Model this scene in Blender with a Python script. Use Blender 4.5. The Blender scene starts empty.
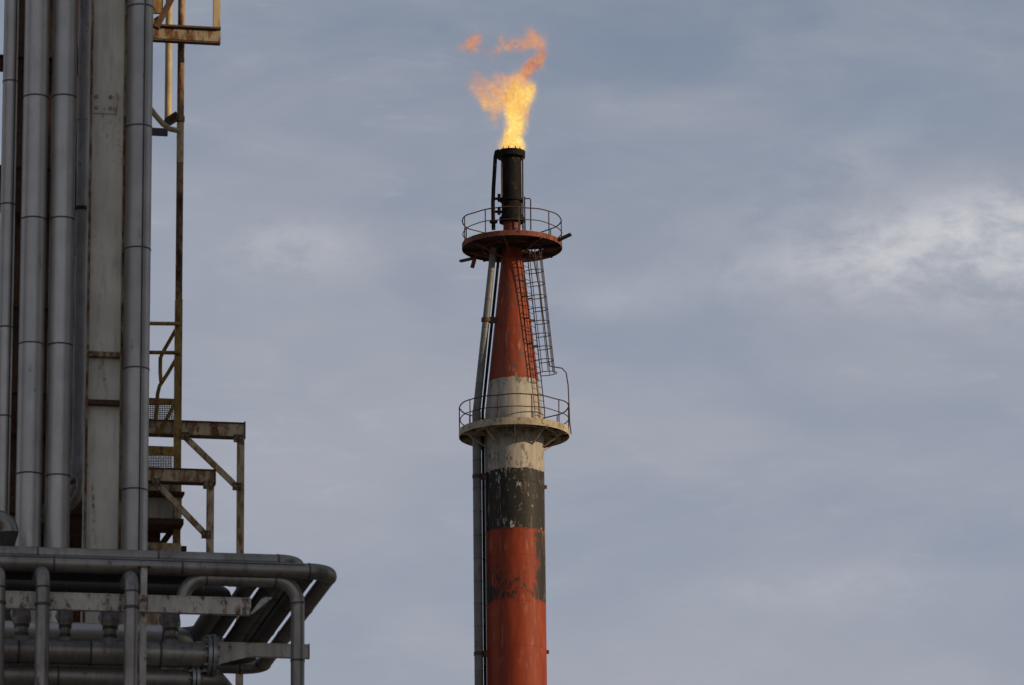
import bpy, math, random
from mathutils import Vector, Matrix
random.seed(7)
R = math.radians
scene = bpy.context.scene
COL = scene.collection

# ---------------------------------------------------------------- camera, sky, sun, exposure
W, H = 1024, 685
FPX, PITCH, ROLL, CAMZ = 4400.0, R(15.0), R(0.63), 1.7
FWD = Vector((0, math.cos(PITCH), math.sin(PITCH)))
UP0 = Vector((0, -math.sin(PITCH), math.cos(PITCH)))
RT0 = Vector((1, 0, 0))
CR, SR = math.cos(ROLL), math.sin(ROLL)
RT = RT0 * CR - UP0 * SR
UPV = UP0 * CR + RT0 * SR
EYE = Vector((0, 0, CAMZ))
cam = bpy.data.cameras.new('camera')
camo = bpy.data.objects.new('camera', cam)
COL.objects.link(camo)
m = Matrix((RT, UPV, -FWD)).transposed().to_4x4()
m.translation = EYE
camo.matrix_world = m
cam.sensor_width = 36.0
cam.lens = FPX / W * 36.0
cam.clip_start, cam.clip_end = 0.5, 20000
cam.dof.use_dof = True
cam.dof.focus_distance = 180.0
cam.dof.aperture_fstop = 5.0
scene.camera = camo
scene.render.resolution_x, scene.render.resolution_y = W, H
scene.render.engine = 'CYCLES'
scene.cycles.transparent_max_bounces = 96
scene.view_settings.view_transform = 'Standard'
scene.view_settings.look = 'None'
scene.view_settings.exposure = 0.0
scene.view_settings.gamma = 1.0

SUN_EL, SUN_AZ = R(20.0), R(70.0)            # azimuth measured from 'towards the camera' to the right
SUN = Vector((math.sin(SUN_AZ) * math.cos(SUN_EL), -math.cos(SUN_AZ) * math.cos(SUN_EL), math.sin(SUN_EL)))
sl = bpy.data.lights.new('sun', 'SUN')
sl.energy, sl.angle, sl.color = 3.7, R(0.53), (1.0, 0.77, 0.50)
so = bpy.data.objects.new('sun', sl)
so.rotation_euler = (-SUN).to_track_quat('-Z', 'Y').to_euler()
so.location = SUN * 300
COL.objects.link(so)


class NT:
    """tiny node-tree helper"""
    def __init__(s, tree):
        s.t = tree; s.n = tree.nodes; s.l = tree.links
    def new(s, kind, **kw):
        n = s.n.new(kind)
        for k, v in kw.items():
            setattr(n, k, v)
        return n
    def put(s, sock, v):
        if hasattr(v, 'is_linked') or isinstance(v, bpy.types.NodeSocket):
            s.l.new(v, sock)
        elif isinstance(v, (tuple, list)) and len(v) == 3 and sock.type == 'RGBA':
            sock.default_value = (*v, 1)
        else:
            sock.default_value = v
    def math(s, op, a, b=0.0, c=0.0, clamp=False):
        n = s.new('ShaderNodeMath', operation=op, use_clamp=clamp)
        for i, v in enumerate((a, b, c)):
            s.put(n.inputs[i], v)
        return n.outputs[0]
    def vmath(s, op, a, b=(0, 0, 0)):
        n = s.new('ShaderNodeVectorMath', operation=op)
        s.put(n.inputs[0], a); s.put(n.inputs[1], b)
        return n.outputs['Value'] if op in ('DOT_PRODUCT', 'LENGTH', 'DISTANCE') else n.outputs[0]
    def noise(s, vec, scale, detail=4.0, rough=0.55, dist=0.0):
        n = s.new('ShaderNodeTexNoise')
        s.put(n.inputs['Vector'], vec)
        n.inputs['Scale'].default_value = scale
        n.inputs['Detail'].default_value = detail
        n.inputs['Roughness'].default_value = rough
        n.inputs['Distortion'].default_value = dist
        return n.outputs['Fac']
    def rng(s, v, a, b, c=0.0, d=1.0, smooth=True):
        n = s.new('ShaderNodeMapRange')
        n.interpolation_type = 'SMOOTHSTEP' if smooth else 'LINEAR'
        s.put(n.inputs[0], v)
        for i, x in enumerate((a, b, c, d)):
            n.inputs[i + 1].default_value = x
        return n.outputs[0]
    def mix(s, f, a, b, mode='MIX'):
        n = s.new('ShaderNodeMix', data_type='RGBA', blend_type=mode)
        s.put(n.inputs[0], f); s.put(n.inputs[6], a); s.put(n.inputs[7], b)
        return n.outputs[2]
    def ramp(s, f, stops, mode='LINEAR'):
        n = s.new('ShaderNodeValToRGB')
        cr = n.color_ramp
        cr.interpolation = mode
        while len(cr.elements) < len(stops):
            cr.elements.new(0.5)
        for e, (p, c) in zip(cr.elements, sorted(stops)):
            e.position = p; e.color = (*c, 1)
        s.put(n.inputs[0], f)
        return n.outputs[0]


world = bpy.data.worlds.new('World')
scene.world = world
world.use_nodes = True
t = NT(world.node_tree)
t.n.clear()
wo = t.new('ShaderNodeOutputWorld'); bg = t.new('ShaderNodeBackground')
t.l.new(bg.outputs[0], wo.inputs[0])
bg.inputs[1].default_value = 0.1
sky = t.new('ShaderNodeTexSky', sky_type='NISHITA')
sky.sun_disc = False
sky.sun_elevation = SUN_EL
sky.sun_rotation = math.atan2(SUN.x, SUN.y)
sky.dust_density = 1.5
d = t.new('ShaderNodeTexCoord').outputs['Generated']
sep = t.new('ShaderNodeSeparateXYZ'); t.l.new(d, sep.inputs[0])
dz = sep.outputs[2]
st = t.vmath('MULTIPLY', d, (1, 1, 2.6))
warp = t.vmath('ADD', st, (3.1, 1.7, 0.4))
n1 = t.noise(warp, 9.0, 6, 0.52, 0.6)
n2 = t.noise(t.vmath('ADD', st, (9.3, 4.2, 7.7)), 26.0, 7, 0.55, 0.5)
n3 = t.noise(t.vmath('ADD', t.vmath('MULTIPLY', d, (1, 1, 4.2)), (5.3, 0.2, 2.7)), 60.0, 6, 0.6, 0.8)
el = t.rng(dz, 0.17, 0.35, 0.0, 1.0, False)
base = t.ramp(el, [(0.0, (.338, .357, .420)), (0.40, (.328, .351, .417)), (0.72, (.268, .304, .378)), (1.0, (.200, .247, .328))])
base = t.mix(t.rng(dz, .34, .75), base, (.13, .165, .23))
lav = t.rng(n1, 0.38, 0.66)
shade = t.math('ADD', t.math('MULTIPLY', lav, 0.22), t.math('MULTIPLY', t.rng(n2, 0.3, 0.72), 0.16))
cl = t.mix(shade, t.mix(1.0, base, (.95, .97, 1.0), 'MULTIPLY'), (.47, .465, .50))
streak = t.math('MULTIPLY', t.rng(n3, 0.50, 0.78), t.rng(n2, 0.42, 0.68))
cl = t.mix(t.math('MULTIPLY', streak, 0.16), cl, (.60, .61, .64))
def toward(px, py):
    return (FWD + RT * ((px - 512) / FPX) - UPV * ((py - 342.5) / FPX)).normalized()
def patch(px, py, wx, wy, slope):
    """soft elongated cloud bank round one compass direction"""
    c = toward(px, py)
    df = t.vmath('SUBTRACT', d, tuple(c))
    east = Vector((c.y, -c.x, 0)).normalized()
    upn = east.cross(c)
    e2 = (east + upn * slope).normalized(); u2 = (upn - east * slope).normalized()
    a = t.math('MULTIPLY', t.vmath('DOT_PRODUCT', df, tuple(e2)), FPX / wx)
    b = t.math('MULTIPLY', t.vmath('DOT_PRODUCT', df, tuple(u2)), FPX / wy)
    rr = t.math('ADD', t.math('MULTIPLY', a, a), t.math('MULTIPLY', b, b))
    return t.math('POWER', 2.718, t.math('MULTIPLY', rr, -1.0))
wn = t.noise(t.vmath('ADD', t.vmath('MULTIPLY', d, (1, 1, 2.3)), (1.3, 8.2, 3.7)), 34.0, 9, 0.66, 0.35)
wf = t.noise(t.vmath('ADD', t.vmath('MULTIPLY', d, (1, 1, 1.8)), (4.3, 2.2, 6.7)), 90.0, 6, 0.62, 0.3)
wv = t.math('ADD', t.math('MULTIPLY', wn, .55), t.math('MULTIPLY', wf, .45))
for (px, py, wx, wy, sl_, amt) in ((990, 225, 130, 38, 0.10, .72), (915, 252, 140, 40, 0.10, .46), (1000, 272, 130, 42, -.05, .55), (770, 266, 120, 20, 0.05, .17), (290, 248, 80, 34, 0.05, .30), (840, 165, 110, 34, .55, .24), (620, 300, 90, 22, .05, .20), (870, 585, 170, 22, .02, .22)):
    mk = t.math('MULTIPLY', patch(px, py, wx, wy, sl_), t.rng(wv, 0.37, 0.63, 0.10, 1.0))
    cl = t.mix(t.math('MULTIPLY', mk, amt, clamp=True), cl, (.66, .655, .675))
for (px, py, wx, wy, sl_, amt) in ((985, 545, 110, 60, -.2, .42), (620, 490, 120, 18, 0, .25), (930, 95, 170, 70, .1, .30)):
    mk = t.math('MULTIPLY', patch(px, py, wx, wy, sl_), t.rng(wv, 0.34, 0.66, 0.4, 1.0))
    cl = t.mix(t.math('MULTIPLY', mk, amt, clamp=True), cl, (.215, .275, .375))
cover = t.rng(n1, 0.25, 0.6, 0.80, 0.97)
final = t.mix(cover, sky.outputs[0], t.vmath('SCALE', cl))
sc = final.node.inputs[7].links[0].from_node
sc.inputs['Scale'].default_value = 10.0
t.l.new(final, bg.inputs[0])

# ---------------------------------------------------------------- frames of reference
def ray(px, py):
    return FWD + RT * ((px - 512) / FPX) - UPV * ((py - 342.5) / FPX)
YT = 181.0                                        # the flare stack stands this far away
def T(px, py):
    d_ = ray(px, py)
    p = EYE + d_ * (YT / d_.y)
    return p.x, p.z
TPM = 4400 / 187.4                                # pixels a metre on the stack
TX = T(514.9, 500)[0]
def TZ(py):
    """height on the stack axis seen at image row py"""
    lo, hi = 0.0, 90.0
    for _ in range(50):
        mid = (lo + hi) / 2
        q = Vector((TX, YT, mid)) - EYE
        y = 342.5 - FPX * q.dot(UPV) / q.dot(FWD)
        if y > py: lo = mid
        else: hi = mid
    return lo

RA = R(11.3)                                      # pipe rack's own grid
RO = Vector((-7.0, 75.0, 0.0))
RU = Vector((math.cos(RA), math.sin(RA), 0)); RV = Vector((-math.sin(RA), math.cos(RA), 0))
def Q(px, py, v):
    """(u, z) on the rack's plane v metres behind its front, seen at a pixel"""
    d_ = ray(px, py)
    k = (v - (EYE - RO).dot(RV)) / d_.dot(RV)
    p = EYE + d_ * k
    return (p - RO).dot(RU), p.z
def QP(px, py, v):
    u, z = Q(px, py, v)
    return Vector((u, v, z))
def PM(v, py=400):
    u, z = Q(150, py, v)
    p = RO + RU * u + RV * v + Vector((0, 0, z))
    return FPX / (p - EYE).dot(FWD)

# ---------------------------------------------------------------- mesh helpers
class MB:
    def __init__(s):
        s.v = []; s.f = []; s.sm = []
    def add(s, vs, fs, smooth=False):
        o = len(s.v)
        s.v += [Vector(x) for x in vs]
        s.f += [tuple(i + o for i in f) for f in fs]
        s.sm += [smooth] * len(fs)
        return s
    def box(s, c, size, ax=None):
        c = Vector(c); ax = ax or (Vector((1, 0, 0)), Vector((0, 1, 0)), Vector((0, 0, 1)))
        h = [x / 2 for x in size]
        vs = [c + ax[0] * (h[0] * i) + ax[1] * (h[1] * j) + ax[2] * (h[2] * k) for k in (-1, 1) for j in (-1, 1) for i in (-1, 1)]
        return s.add(vs, [(0, 2, 3, 1), (4, 5, 7, 6), (0, 1, 5, 4), (2, 6, 7, 3), (0, 4, 6, 2), (1, 3, 7, 5)])
    def bar(s, a, b, w, h, up=(0, 0, 1)):
        a = Vector(a); b = Vector(b); x = (b - a)
        L = x.length; x.normalize(); up = Vector(up)
        y = up.cross(x)
        if y.length < 1e-4: y = Vector((0, 1, 0)).cross(x)
        y.normalize(); z = x.cross(y)
        return s.box((a + b) / 2, (L, w, h), (x, y, z))
    def tube(s, pts, r, n=20, caps=True, closed=False):
        pts = [Vector(p) for p in pts]
        k = len(pts); rs = r if isinstance(r, (list, tuple)) else [r] * k
        tang = []
        for i in range(k):
            if closed: tg = pts[(i + 1) % k] - pts[i - 1]
            else: tg = pts[min(i + 1, k - 1)] - pts[max(i - 1, 0)]
            tang.append(tg.normalized())
        t0 = tang[0]
        nrm = Vector((0, 0, 1)).cross(t0)
        if nrm.length < 1e-3: nrm = Vector((1, 0, 0))
        nrm.normalize()
        vs = []
        for i in range(k):
            nrm = nrm - tang[i] * nrm.dot(tang[i]); nrm.normalize()
            bn = tang[i].cross(nrm)
            for j in range(n):
                a = 2 * math.pi * j / n
                vs.append(pts[i] + (nrm * math.cos(a) + bn * math.sin(a)) * rs[i])
        fs = []
        for i in range(k if closed else k - 1):
            i2 = (i + 1) % k
            for j in range(n):
                j2 = (j + 1) % n
                fs.append((i * n + j, i * n + j2, i2 * n + j2, i2 * n + j))
        s.add(vs, fs, True)
        if caps and not closed:
            s.add(vs[:n], [tuple(reversed(range(n)))])
            s.add(vs[-n:], [tuple(range(n))])
        return s
    def lathe(s, prof, n=48, c=(0, 0, 0), a0=0.0, a1=2 * math.pi, closed=False):
        """profile [(r, z)...] turned round the z axis at c; closed joins last to first"""
        c = Vector(c); full = abs(a1 - a0 - 2 * math.pi) < 1e-6
        cols = n if full else n + 1
        vs = []
        for j in range(cols):
            a = a0 + (a1 - a0) * j / n
            for (r_, z_) in prof:
                vs.append(c + Vector((math.cos(a) * r_, math.sin(a) * r_, z_)))
        k = len(prof); fs = []
        for j in range(n):
            j2 = (j + 1) % cols
            for i in range(k if closed else k - 1):
                i2 = (i + 1) % k
                fs.append((j * k + i, j2 * k + i, j2 * k + i2, j * k + i2))
        s.add(vs, fs, len(prof) < 4)
        if not full and closed:
            o = len(s.v) - len(vs)
            s.f += [tuple(o + i for i in range(k)), tuple(o + n * k + i for i in reversed(range(k)))]; s.sm += [False, False]
        return s
    def ring(s, c, rad, r, n=64, m=8, a0=0.0, a1=2 * math.pi):
        full = abs(a1 - a0 - 2 * math.pi) < 1e-6
        c = Vector(c)
        pts = [c + Vector((math.cos(a0 + (a1 - a0) * i / n) * rad, math.sin(a0 + (a1 - a0) * i / n) * rad, 0)) for i in range(n if full else n + 1)]
        return s.tube(pts, r, m, True, full)
    def build(s, name, mat, parent=None, off=(0, 0, 0)):
        me = bpy.data.meshes.new(name)
        off = Vector(off)
        me.from_pydata([tuple(p - off) for p in s.v], [], s.f)
        me.polygons.foreach_set('use_smooth', s.sm)
        me.update()
        o = bpy.data.objects.new(name, me)
        me.materials.append(mat)
        COL.objects.link(o)
        if parent: o.parent = parent
        return o

class Thing:
    """an Empty at the base of a thing; parts are given in the frame the thing is laid out in"""
    def __init__(s, name, label, cat, base, rack=True, group=None):
        s.base = Vector(base)
        s.o = bpy.data.objects.new(name, None)
        COL.objects.link(s.o)
        s.o.empty_display_size = 0.3
        s.o['label'] = label; s.o['category'] = cat
        if group: s.o['group'] = group
        if rack:
            s.o.location = RO + RU * s.base.x + RV * s.base.y + Vector((0, 0, s.base.z))
            s.o.rotation_euler = (0, 0, RA)
        else:
            s.o.location = s.base
    def part(s, name, mb, mat, parent=None, label=None):
        o = mb.build(name, mat, parent or s.o, s.base)
        if label: o['label'] = label
        return o

def fillet(pts, rad, n=10):
    """split a polyline into straights and elbows: list of ('s'|'e', points)"""
    pts = [Vector(p) for p in pts]
    out = []; cur = pts[0]
    for i in range(1, len(pts) - 1):
        a = (pts[i - 1] - pts[i]).normalized(); b = (pts[i + 1] - pts[i]).normalized()
        ang = a.angle(b)
        tl = rad / math.tan(ang / 2)
        p0 = pts[i] + a * tl; p1 = pts[i] + b * tl
        c = pts[i] + (a + b).normalized() * (rad / math.sin(ang / 2))
        out.append(('s', [cur, p0]))
        v0 = p0 - c; v1 = p1 - c; th = v0.angle(v1); axis = v0.cross(v1).normalized()
        out.append(('e', [c + Matrix.Rotation(th * k / n, 3, axis) @ v0 for k in range(n + 1)]))
        cur = p1
    out.append(('s', [cur, pts[-1]]))
    return out

def band(c, dirv, r, w=0.035, lip=0.008, n=24):
    c = Vector(c); dirv = Vector(dirv).normalized()
    return MB().tube([c - dirv * w / 2, c + dirv * w / 2], r + lip, n)

def pipe_run(th, pts, r, bend, mat, bmat, length=2.2, seams=None, n=24, sec='pipe_section', first=0.0):
    """a run of clad pipe: sections of cladding, elbows, and a strap over every joint"""
    for kind, pp in fillet(pts, bend):
        if kind == 'e':
            th.part('elbow', MB().tube(pp, r + 0.004, n), mat)
            th.part('strap', band(pp[0], pp[1] - pp[0], r), bmat)
            th.part('strap', band(pp[-1], pp[-1] - pp[-2], r), bmat)
        else:
            a, b = pp; dv = b - a; L = dv.length
            if L < 0.02: continue
            dv.normalize()
            k = max(1, round(L / length)); cuts = [L * i / k for i in range(k + 1)]
            for i in range(k):
                th.part(sec, MB().tube([a + dv * cuts[i], a + dv * cuts[i + 1]], r, n), mat)
                if i: th.part('strap', band(a + dv * cuts[i], dv, r), bmat)

# ---------------------------------------------------------------- materials
def material(name):
    mt = bpy.data.materials.new(name); mt.use_nodes = True
    tr = NT(mt.node_tree)
    return mt, tr, mt.node_tree.nodes['Principled BSDF']

def weathered(name, base, rust=(.13, .055, .022), amount=0.3, scale=1.6, streak=0.25, metallic=0.0, rough=0.6, var=0.25, bump=0.15, fine=9.0, grime=(.05, .045, .04), grime_amt=0.3, spec=0.3, dents=0.0, tint=1.0):
    """painted or clad metal: drifting tone, rust that runs down in streaks, grime and fine relief"""
    mt, tr, bs = material(name)
    pos = tr.new('ShaderNodeNewGeometry').outputs['Position']
    tone = tr.noise(pos, scale * 0.7, 4)
    run = tr.noise(tr.vmath('MULTIPLY', pos, (1, 1, streak)), scale * 3.0, 7, 0.62, 0.3)
    spot = tr.noise(pos, fine, 6, 0.65)
    c = tr.mix(tr.rng(tone, 0.3, 0.7), tuple(x * (1 - var) for x in base), tuple(min(1, x * (1 + var * 0.6)) for x in base))
    g = tr.math('MULTIPLY', tr.rng(tr.noise(tr.vmath('MULTIPLY', pos, (1, 1, streak)), scale * 5, 5, .6), 0.45, 0.75), grime_amt)
    c = tr.mix(g, c, grime)
    lim = 0.675 - 0.30 * amount
    mask = tr.rng(tr.math('ADD', tr.math('MULTIPLY', run, 0.65), tr.math('MULTIPLY', spot, 0.35)), lim - 0.06, lim + 0.07)
    rc = tr.mix(tr.rng(spot, 0.35, 0.7), tuple(x * 0.45 for x in rust), tuple(min(1, x * 1.7) for x in rust))
    c = tr.mix(mask, c, rc)
    rnd = tr.new('ShaderNodeObjectInfo').outputs['Random']
    c = tr.mix(rnd, tr.mix(1.0, c, (.86, .86, .87), 'MULTIPLY'), c)
    tr.l.new(c, bs.inputs['Base Color'])
    bs.inputs['Specular IOR Level'].default_value = spec
    bs.inputs['Specular Tint'].default_value = (tint, tint, tint, 1)
    tr.l.new(tr.math('MULTIPLY', tr.math('SUBTRACT', 1.0, mask), metallic), bs.inputs['Metallic'])
    tr.l.new(tr.math('ADD', tr.math('MULTIPLY', mask, 0.9 - rough), tr.math('ADD', rough - 0.08, tr.math('MULTIPLY', spot, 0.16))), bs.inputs['Roughness'])
    b = tr.new('ShaderNodeBump'); b.inputs['Strength'].default_value = bump; b.inputs['Distance'].default_value = 0.02
    tr.put(b.inputs['Height'], tr.math('ADD', tr.math('ADD', spot, tr.math('MULTIPLY', tone, dents)), tr.math('MULTIPLY', mask, 0.6)))
    tr.l.new(b.outputs[0], bs.inputs['Normal'])
    return mt

M = {}
M['clad'] = weathered('aluminium_cladding', (.55, .51, .46), amount=0.05, metallic=0.70, rough=0.42, tint=.15, var=0.10, bump=0.06, fine=5, grime_amt=0.10, dents=6.0)
M['clad_warm'] = weathered('dull_cladding', (.49, .455, .41), amount=0.08, metallic=0.70, rough=0.42, tint=.15, var=0.12, bump=0.06, fine=5, grime_amt=0.12, dents=6.0)
M['strap'] = weathered('strap_steel', (.11, .105, .10), amount=0.15, metallic=0.4, rough=0.55, bump=0.05)
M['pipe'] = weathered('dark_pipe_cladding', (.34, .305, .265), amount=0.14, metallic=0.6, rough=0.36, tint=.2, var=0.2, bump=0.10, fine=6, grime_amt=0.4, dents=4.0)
M['blue'] = weathered('blue_grey_paint', (.36, .355, .36), amount=0.22, metallic=0.1, rough=0.5, var=0.2, bump=0.12, fine=11)
M['beige'] = weathered('beige_steel_paint', (.70, .64, .52), amount=0.20, scale=1.3, streak=0.12, rough=0.6, var=0.14, bump=0.1)
M['rust_edge'] = weathered('rusted_edge', (.30, .25, .17), amount=0.62, scale=2.5, streak=0.3, rough=0.8, bump=0.3)
M['rust_beam'] = weathered('rust_streaked_beam', (.68, .53, .33), amount=0.50, rust=(.25, .12, .05), scale=2.2, streak=0.22, rough=0.75, bump=0.25)
M['rust_dark'] = weathered('dark_rusted_steel', (.10, .065, .045), amount=0.6, rust=(.10, .045, .02), scale=2.5, rough=0.85, bump=0.3)
M['yellow'] = weathered('worn_yellow_paint', (.38, .245, .06), amount=0.50, rust=(.19, .09, .035), scale=3.2, streak=0.3, rough=0.6, bump=0.2)
M['cream'] = weathered('cream_tube_paint', (.55, .42, .22), amount=0.22, scale=2.6, streak=0.2, rough=0.6, bump=0.15)
M['rust_tube'] = weathered('rusted_tube', (.36, .24, .12), amount=0.62, rust=(.12, .055, .026), scale=1.7, streak=0.35, rough=0.8, bump=0.3)
M['palebeam'] = weathered('pale_rack_paint', (.70, .63, .52), amount=0.38, scale=2.3, streak=0.35, rough=0.65, var=0.15, bump=0.15, fine=12)
M['dark'] = weathered('sooted_steel', (.010, .009, .008), amount=0.18, rust=(.08, .05, .025), scale=3.0, rough=0.75, bump=0.15, grime_amt=0.1, spec=.12)
M['underside'] = weathered('shaded_deck_underside', (.06, .045, .035), amount=0.4, rust=(.09, .035, .02), scale=2.0, rough=0.85, bump=0.2, spec=.1)  # dark base puts the deck's underside shade into its colour, rust over it
M['black'] = weathered('black_pipe', (.065, .058, .05), amount=0.12, metallic=0.1, rough=0.6, bump=0.08)  # near-black base for the inner loop pipes and the reducer
M['iron'] = weathered('railing_steel', (.055, .038, .030), amount=0.4, rust=(.16, .05, .025), scale=3, rough=0.7, bump=0.1)
M['redsteel'] = weathered('red_lead_steel', (.25, .055, .028), amount=0.58, rust=(.10, .040, .022), scale=1.7, streak=0.5, rough=0.7, bump=0.2)
M['platform'] = weathered('weathered_platform_paint', (.42, .35, .24), amount=0.36, rust=(.12, .07, .035), scale=2.0, streak=0.6, rough=0.75, bump=0.2)
M['riser'] = weathered('galvanised_riser', (.17, .16, .14), amount=0.18, metallic=0.1, rough=0.5, var=0.2, bump=0.08)
M['bolt'] = weathered('bolt_steel', (.36, .34, .29), amount=0.3, metallic=0.3, rough=0.55, bump=0.05)
M['flange'] = weathered('bare_flange_steel', (.42, .41, .39), amount=0.15, metallic=0.7, rough=0.4, bump=0.05)

RS_ = 29.5 / TPM
def stack_paint():
    """the stack's painted bands, by height, each flaking in its own way"""
    mt, tr, bs = material('banded_stack_paint')
    pos = tr.new('ShaderNodeNewGeometry').outputs['Position']
    sp = tr.new('ShaderNodeSeparateXYZ'); tr.l.new(pos, sp.inputs[0])
    z0, z1 = TZ(720), TZ(200)
    wob = tr.math('ADD', tr.math('MULTIPLY', tr.math('SUBTRACT', tr.noise(pos, 3.4, 8, .75), 0.5), 0.34), 0.0)
    f = tr.math('DIVIDE', tr.math('SUBTRACT', tr.math('ADD', sp.outputs[2], wob), z0), z1 - z0)
    fs = tr.math('DIVIDE', tr.math('SUBTRACT', sp.outputs[2], z0), z1 - z0)
    p = lambda y: (TZ(y) - z0) / (z1 - z0)
    c = tr.ramp(f, [(0, (.275, .042, .012)), (p(606), (.265, .038, .011)), (p(534), (.026, .022, .017)), (p(474.5), (.40, .365, .295)), (p(385), (.285, .050, .017)), (p(372), (.275, .047, .016))], 'CONSTANT')
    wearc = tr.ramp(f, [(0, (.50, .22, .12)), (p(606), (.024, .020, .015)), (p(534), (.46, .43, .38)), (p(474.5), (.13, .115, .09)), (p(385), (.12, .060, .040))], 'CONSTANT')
    weara = tr.ramp(f, [(0, (.04,) * 3), (p(640), (.16,) * 3), (p(607), (.22,) * 3), (p(605), (.60,) * 3), (p(585), (.52,) * 3), (p(560), (.42,) * 3), (p(536), (.46,) * 3), (p(533), (.47,) * 3), (p(505), (.40,) * 3), (p(478), (.50,) * 3), (p(473), (.62,) * 3), (p(440), (.60,) * 3), (p(400), (.42,) * 3), (p(386), (.62,) * 3), (p(340), (.58,) * 3), (p(290), (.56,) * 3)], 'LINEAR')
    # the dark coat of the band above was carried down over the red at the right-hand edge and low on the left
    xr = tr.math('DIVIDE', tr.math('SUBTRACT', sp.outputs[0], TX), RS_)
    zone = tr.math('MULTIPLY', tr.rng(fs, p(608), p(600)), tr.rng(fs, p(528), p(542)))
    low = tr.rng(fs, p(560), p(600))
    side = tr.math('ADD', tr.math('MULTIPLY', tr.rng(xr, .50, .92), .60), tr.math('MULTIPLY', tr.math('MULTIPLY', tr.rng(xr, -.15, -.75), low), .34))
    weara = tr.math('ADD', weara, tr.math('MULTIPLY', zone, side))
    flake = tr.noise(tr.vmath('MULTIPLY', pos, (1, 1, 0.45)), 5.4, 10, 0.80, 0.2)
    big = tr.noise(tr.vmath('ADD', pos, (3.7, 1.1, 5.1)), 0.9, 3)
    w = tr.math('ADD', tr.math('MULTIPLY', flake, 0.72), tr.math('MULTIPLY', big, 0.28))
    lim = tr.math('SUBTRACT', 0.74, tr.math('MULTIPLY', weara, 0.38))
    mk = tr.math('DIVIDE', tr.math('SUBTRACT', w, lim), 0.05, clamp=True)
    tone = tr.noise(tr.vmath('MULTIPLY', pos, (1, 1, .12)), 4.0, 6, .6)
    c = tr.mix(tr.rng(tone, .3, .70, 0, .62), c, tr.mix(1.0, c, (.42, .40, .40), 'MULTIPLY'))
    c = tr.mix(mk, c, wearc)
    # pale runs and drips down the cone
    drip = tr.math('MULTIPLY', tr.rng(tr.noise(tr.vmath('MULTIPLY', pos, (1, 1, .10)), 6.5, 6, .65), .54, .68), tr.rng(tr.noise(pos, 1.3, 3), .42, .62))
    c = tr.mix(tr.math('MULTIPLY', drip, .62), c, (.40, .24, .14))
    tr.l.new(c, bs.inputs['Base Color'])
    bs.inputs['Roughness'].default_value = 0.62
    bs.inputs['Specular IOR Level'].default_value = 0.22
    b = tr.new('ShaderNodeBump'); b.inputs['Strength'].default_value = 0.25; b.inputs['Distance'].default_value = 0.02
    tr.put(b.inputs['Height'], tr.math('ADD', tr.math('MULTIPLY', flake, .5), tr.math('MULTIPLY', mk, .5)))
    tr.l.new(b.outputs[0], bs.inputs['Normal'])
    return mt
M['stack'] = stack_paint()

def flame_material():
    mt = bpy.data.materials.new('burning_gas'); mt.use_nodes = True
    tr = NT(mt.node_tree); tr.n.clear()
    out = tr.new('ShaderNodeOutputMaterial'); mixs = tr.new('ShaderNodeMixShader')
    em = tr.new('ShaderNodeEmission'); tp = tr.new('ShaderNodeBsdfTransparent')
    at = tr.new('ShaderNodeAttribute', attribute_name='burn_tint')
    sp = tr.new('ShaderNodeSeparateColor'); tr.l.new(at.outputs['Color'], sp.inputs[0])
    heat, dens, jit = sp.outputs
    uv = tr.new('ShaderNodeUVMap', uv_map='UVMap').outputs[0]
    pos = tr.new('ShaderNodeNewGeometry').outputs['Position']
    rad = tr.vmath('LENGTH', tr.vmath('SUBTRACT', uv, (.5, .5, 0)))
    n = tr.noise(pos, 6.5, 6, .68, 1.2)
    fall = tr.rng(tr.math('ADD', rad, tr.math('MULTIPLY', tr.math('SUBTRACT', n, .5), .9)), .12, .46, 1.0, 0.0)
    alpha = tr.math('MULTIPLY', tr.math('MULTIPLY', fall, dens), tr.rng(n, .38, .62, .12, 1.0), clamp=True)
    n2_ = tr.noise(tr.vmath('ADD', pos, (7.1, 3.3, 1.9)), 5.6, 6, .72, 1.4)
    h = tr.math('ADD', heat, tr.math('ADD', tr.math('MULTIPLY', tr.math('SUBTRACT', jit, .5), .34), tr.math('MULTIPLY', tr.math('SUBTRACT', n2_, .5), 2.4)))
    col = tr.ramp(h, [(0.0, (.47, .150, .075)), (.22, (.74, .31, .165)), (.45, (.93, .48, .21)), (.64, (.98, .47, .09)), (.82, (1.08, .70, .13)), (1.0, (1.22, .98, .34))])
    tr.l.new(col, em.inputs[0]); em.inputs[1].default_value = 1.0
    tr.l.new(alpha, mixs.inputs[0]); tr.l.new(tp.outputs[0], mixs.inputs[1]); tr.l.new(em.outputs[0], mixs.inputs[2])
    tr.l.new(mixs.outputs[0], out.inputs[0])
    return mt
M['flame'] = flame_material()

def ground_material():
    mt, tr, bs = material('gravel_yard')
    pos = tr.new('ShaderNodeNewGeometry').outputs['Position']
    c = tr.mix(tr.rng(tr.noise(pos, .05, 6), .35, .65), (.10, .095, .085), (.19, .18, .16))
    c = tr.mix(tr.math('MULTIPLY', tr.rng(tr.noise(pos, 9, 5, .7), .4, .7), .5), c, (.07, .065, .06))
    tr.l.new(c, bs.inputs['Base Color']); bs.inputs['Roughness'].default_value = .9
    return mt
M['ground'] = ground_material()
M['wallpanel'] = weathered('wall_sheet', (.36, .36, .35), amount=0.1, scale=.4, rough=.6, bump=.05)
mt, tr, bs = material('window_glass')
bs.inputs['Base Color'].default_value = (.03, .04, .05, 1); bs.inputs['Roughness'].default_value = .08
M['glass'] = mt

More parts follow.
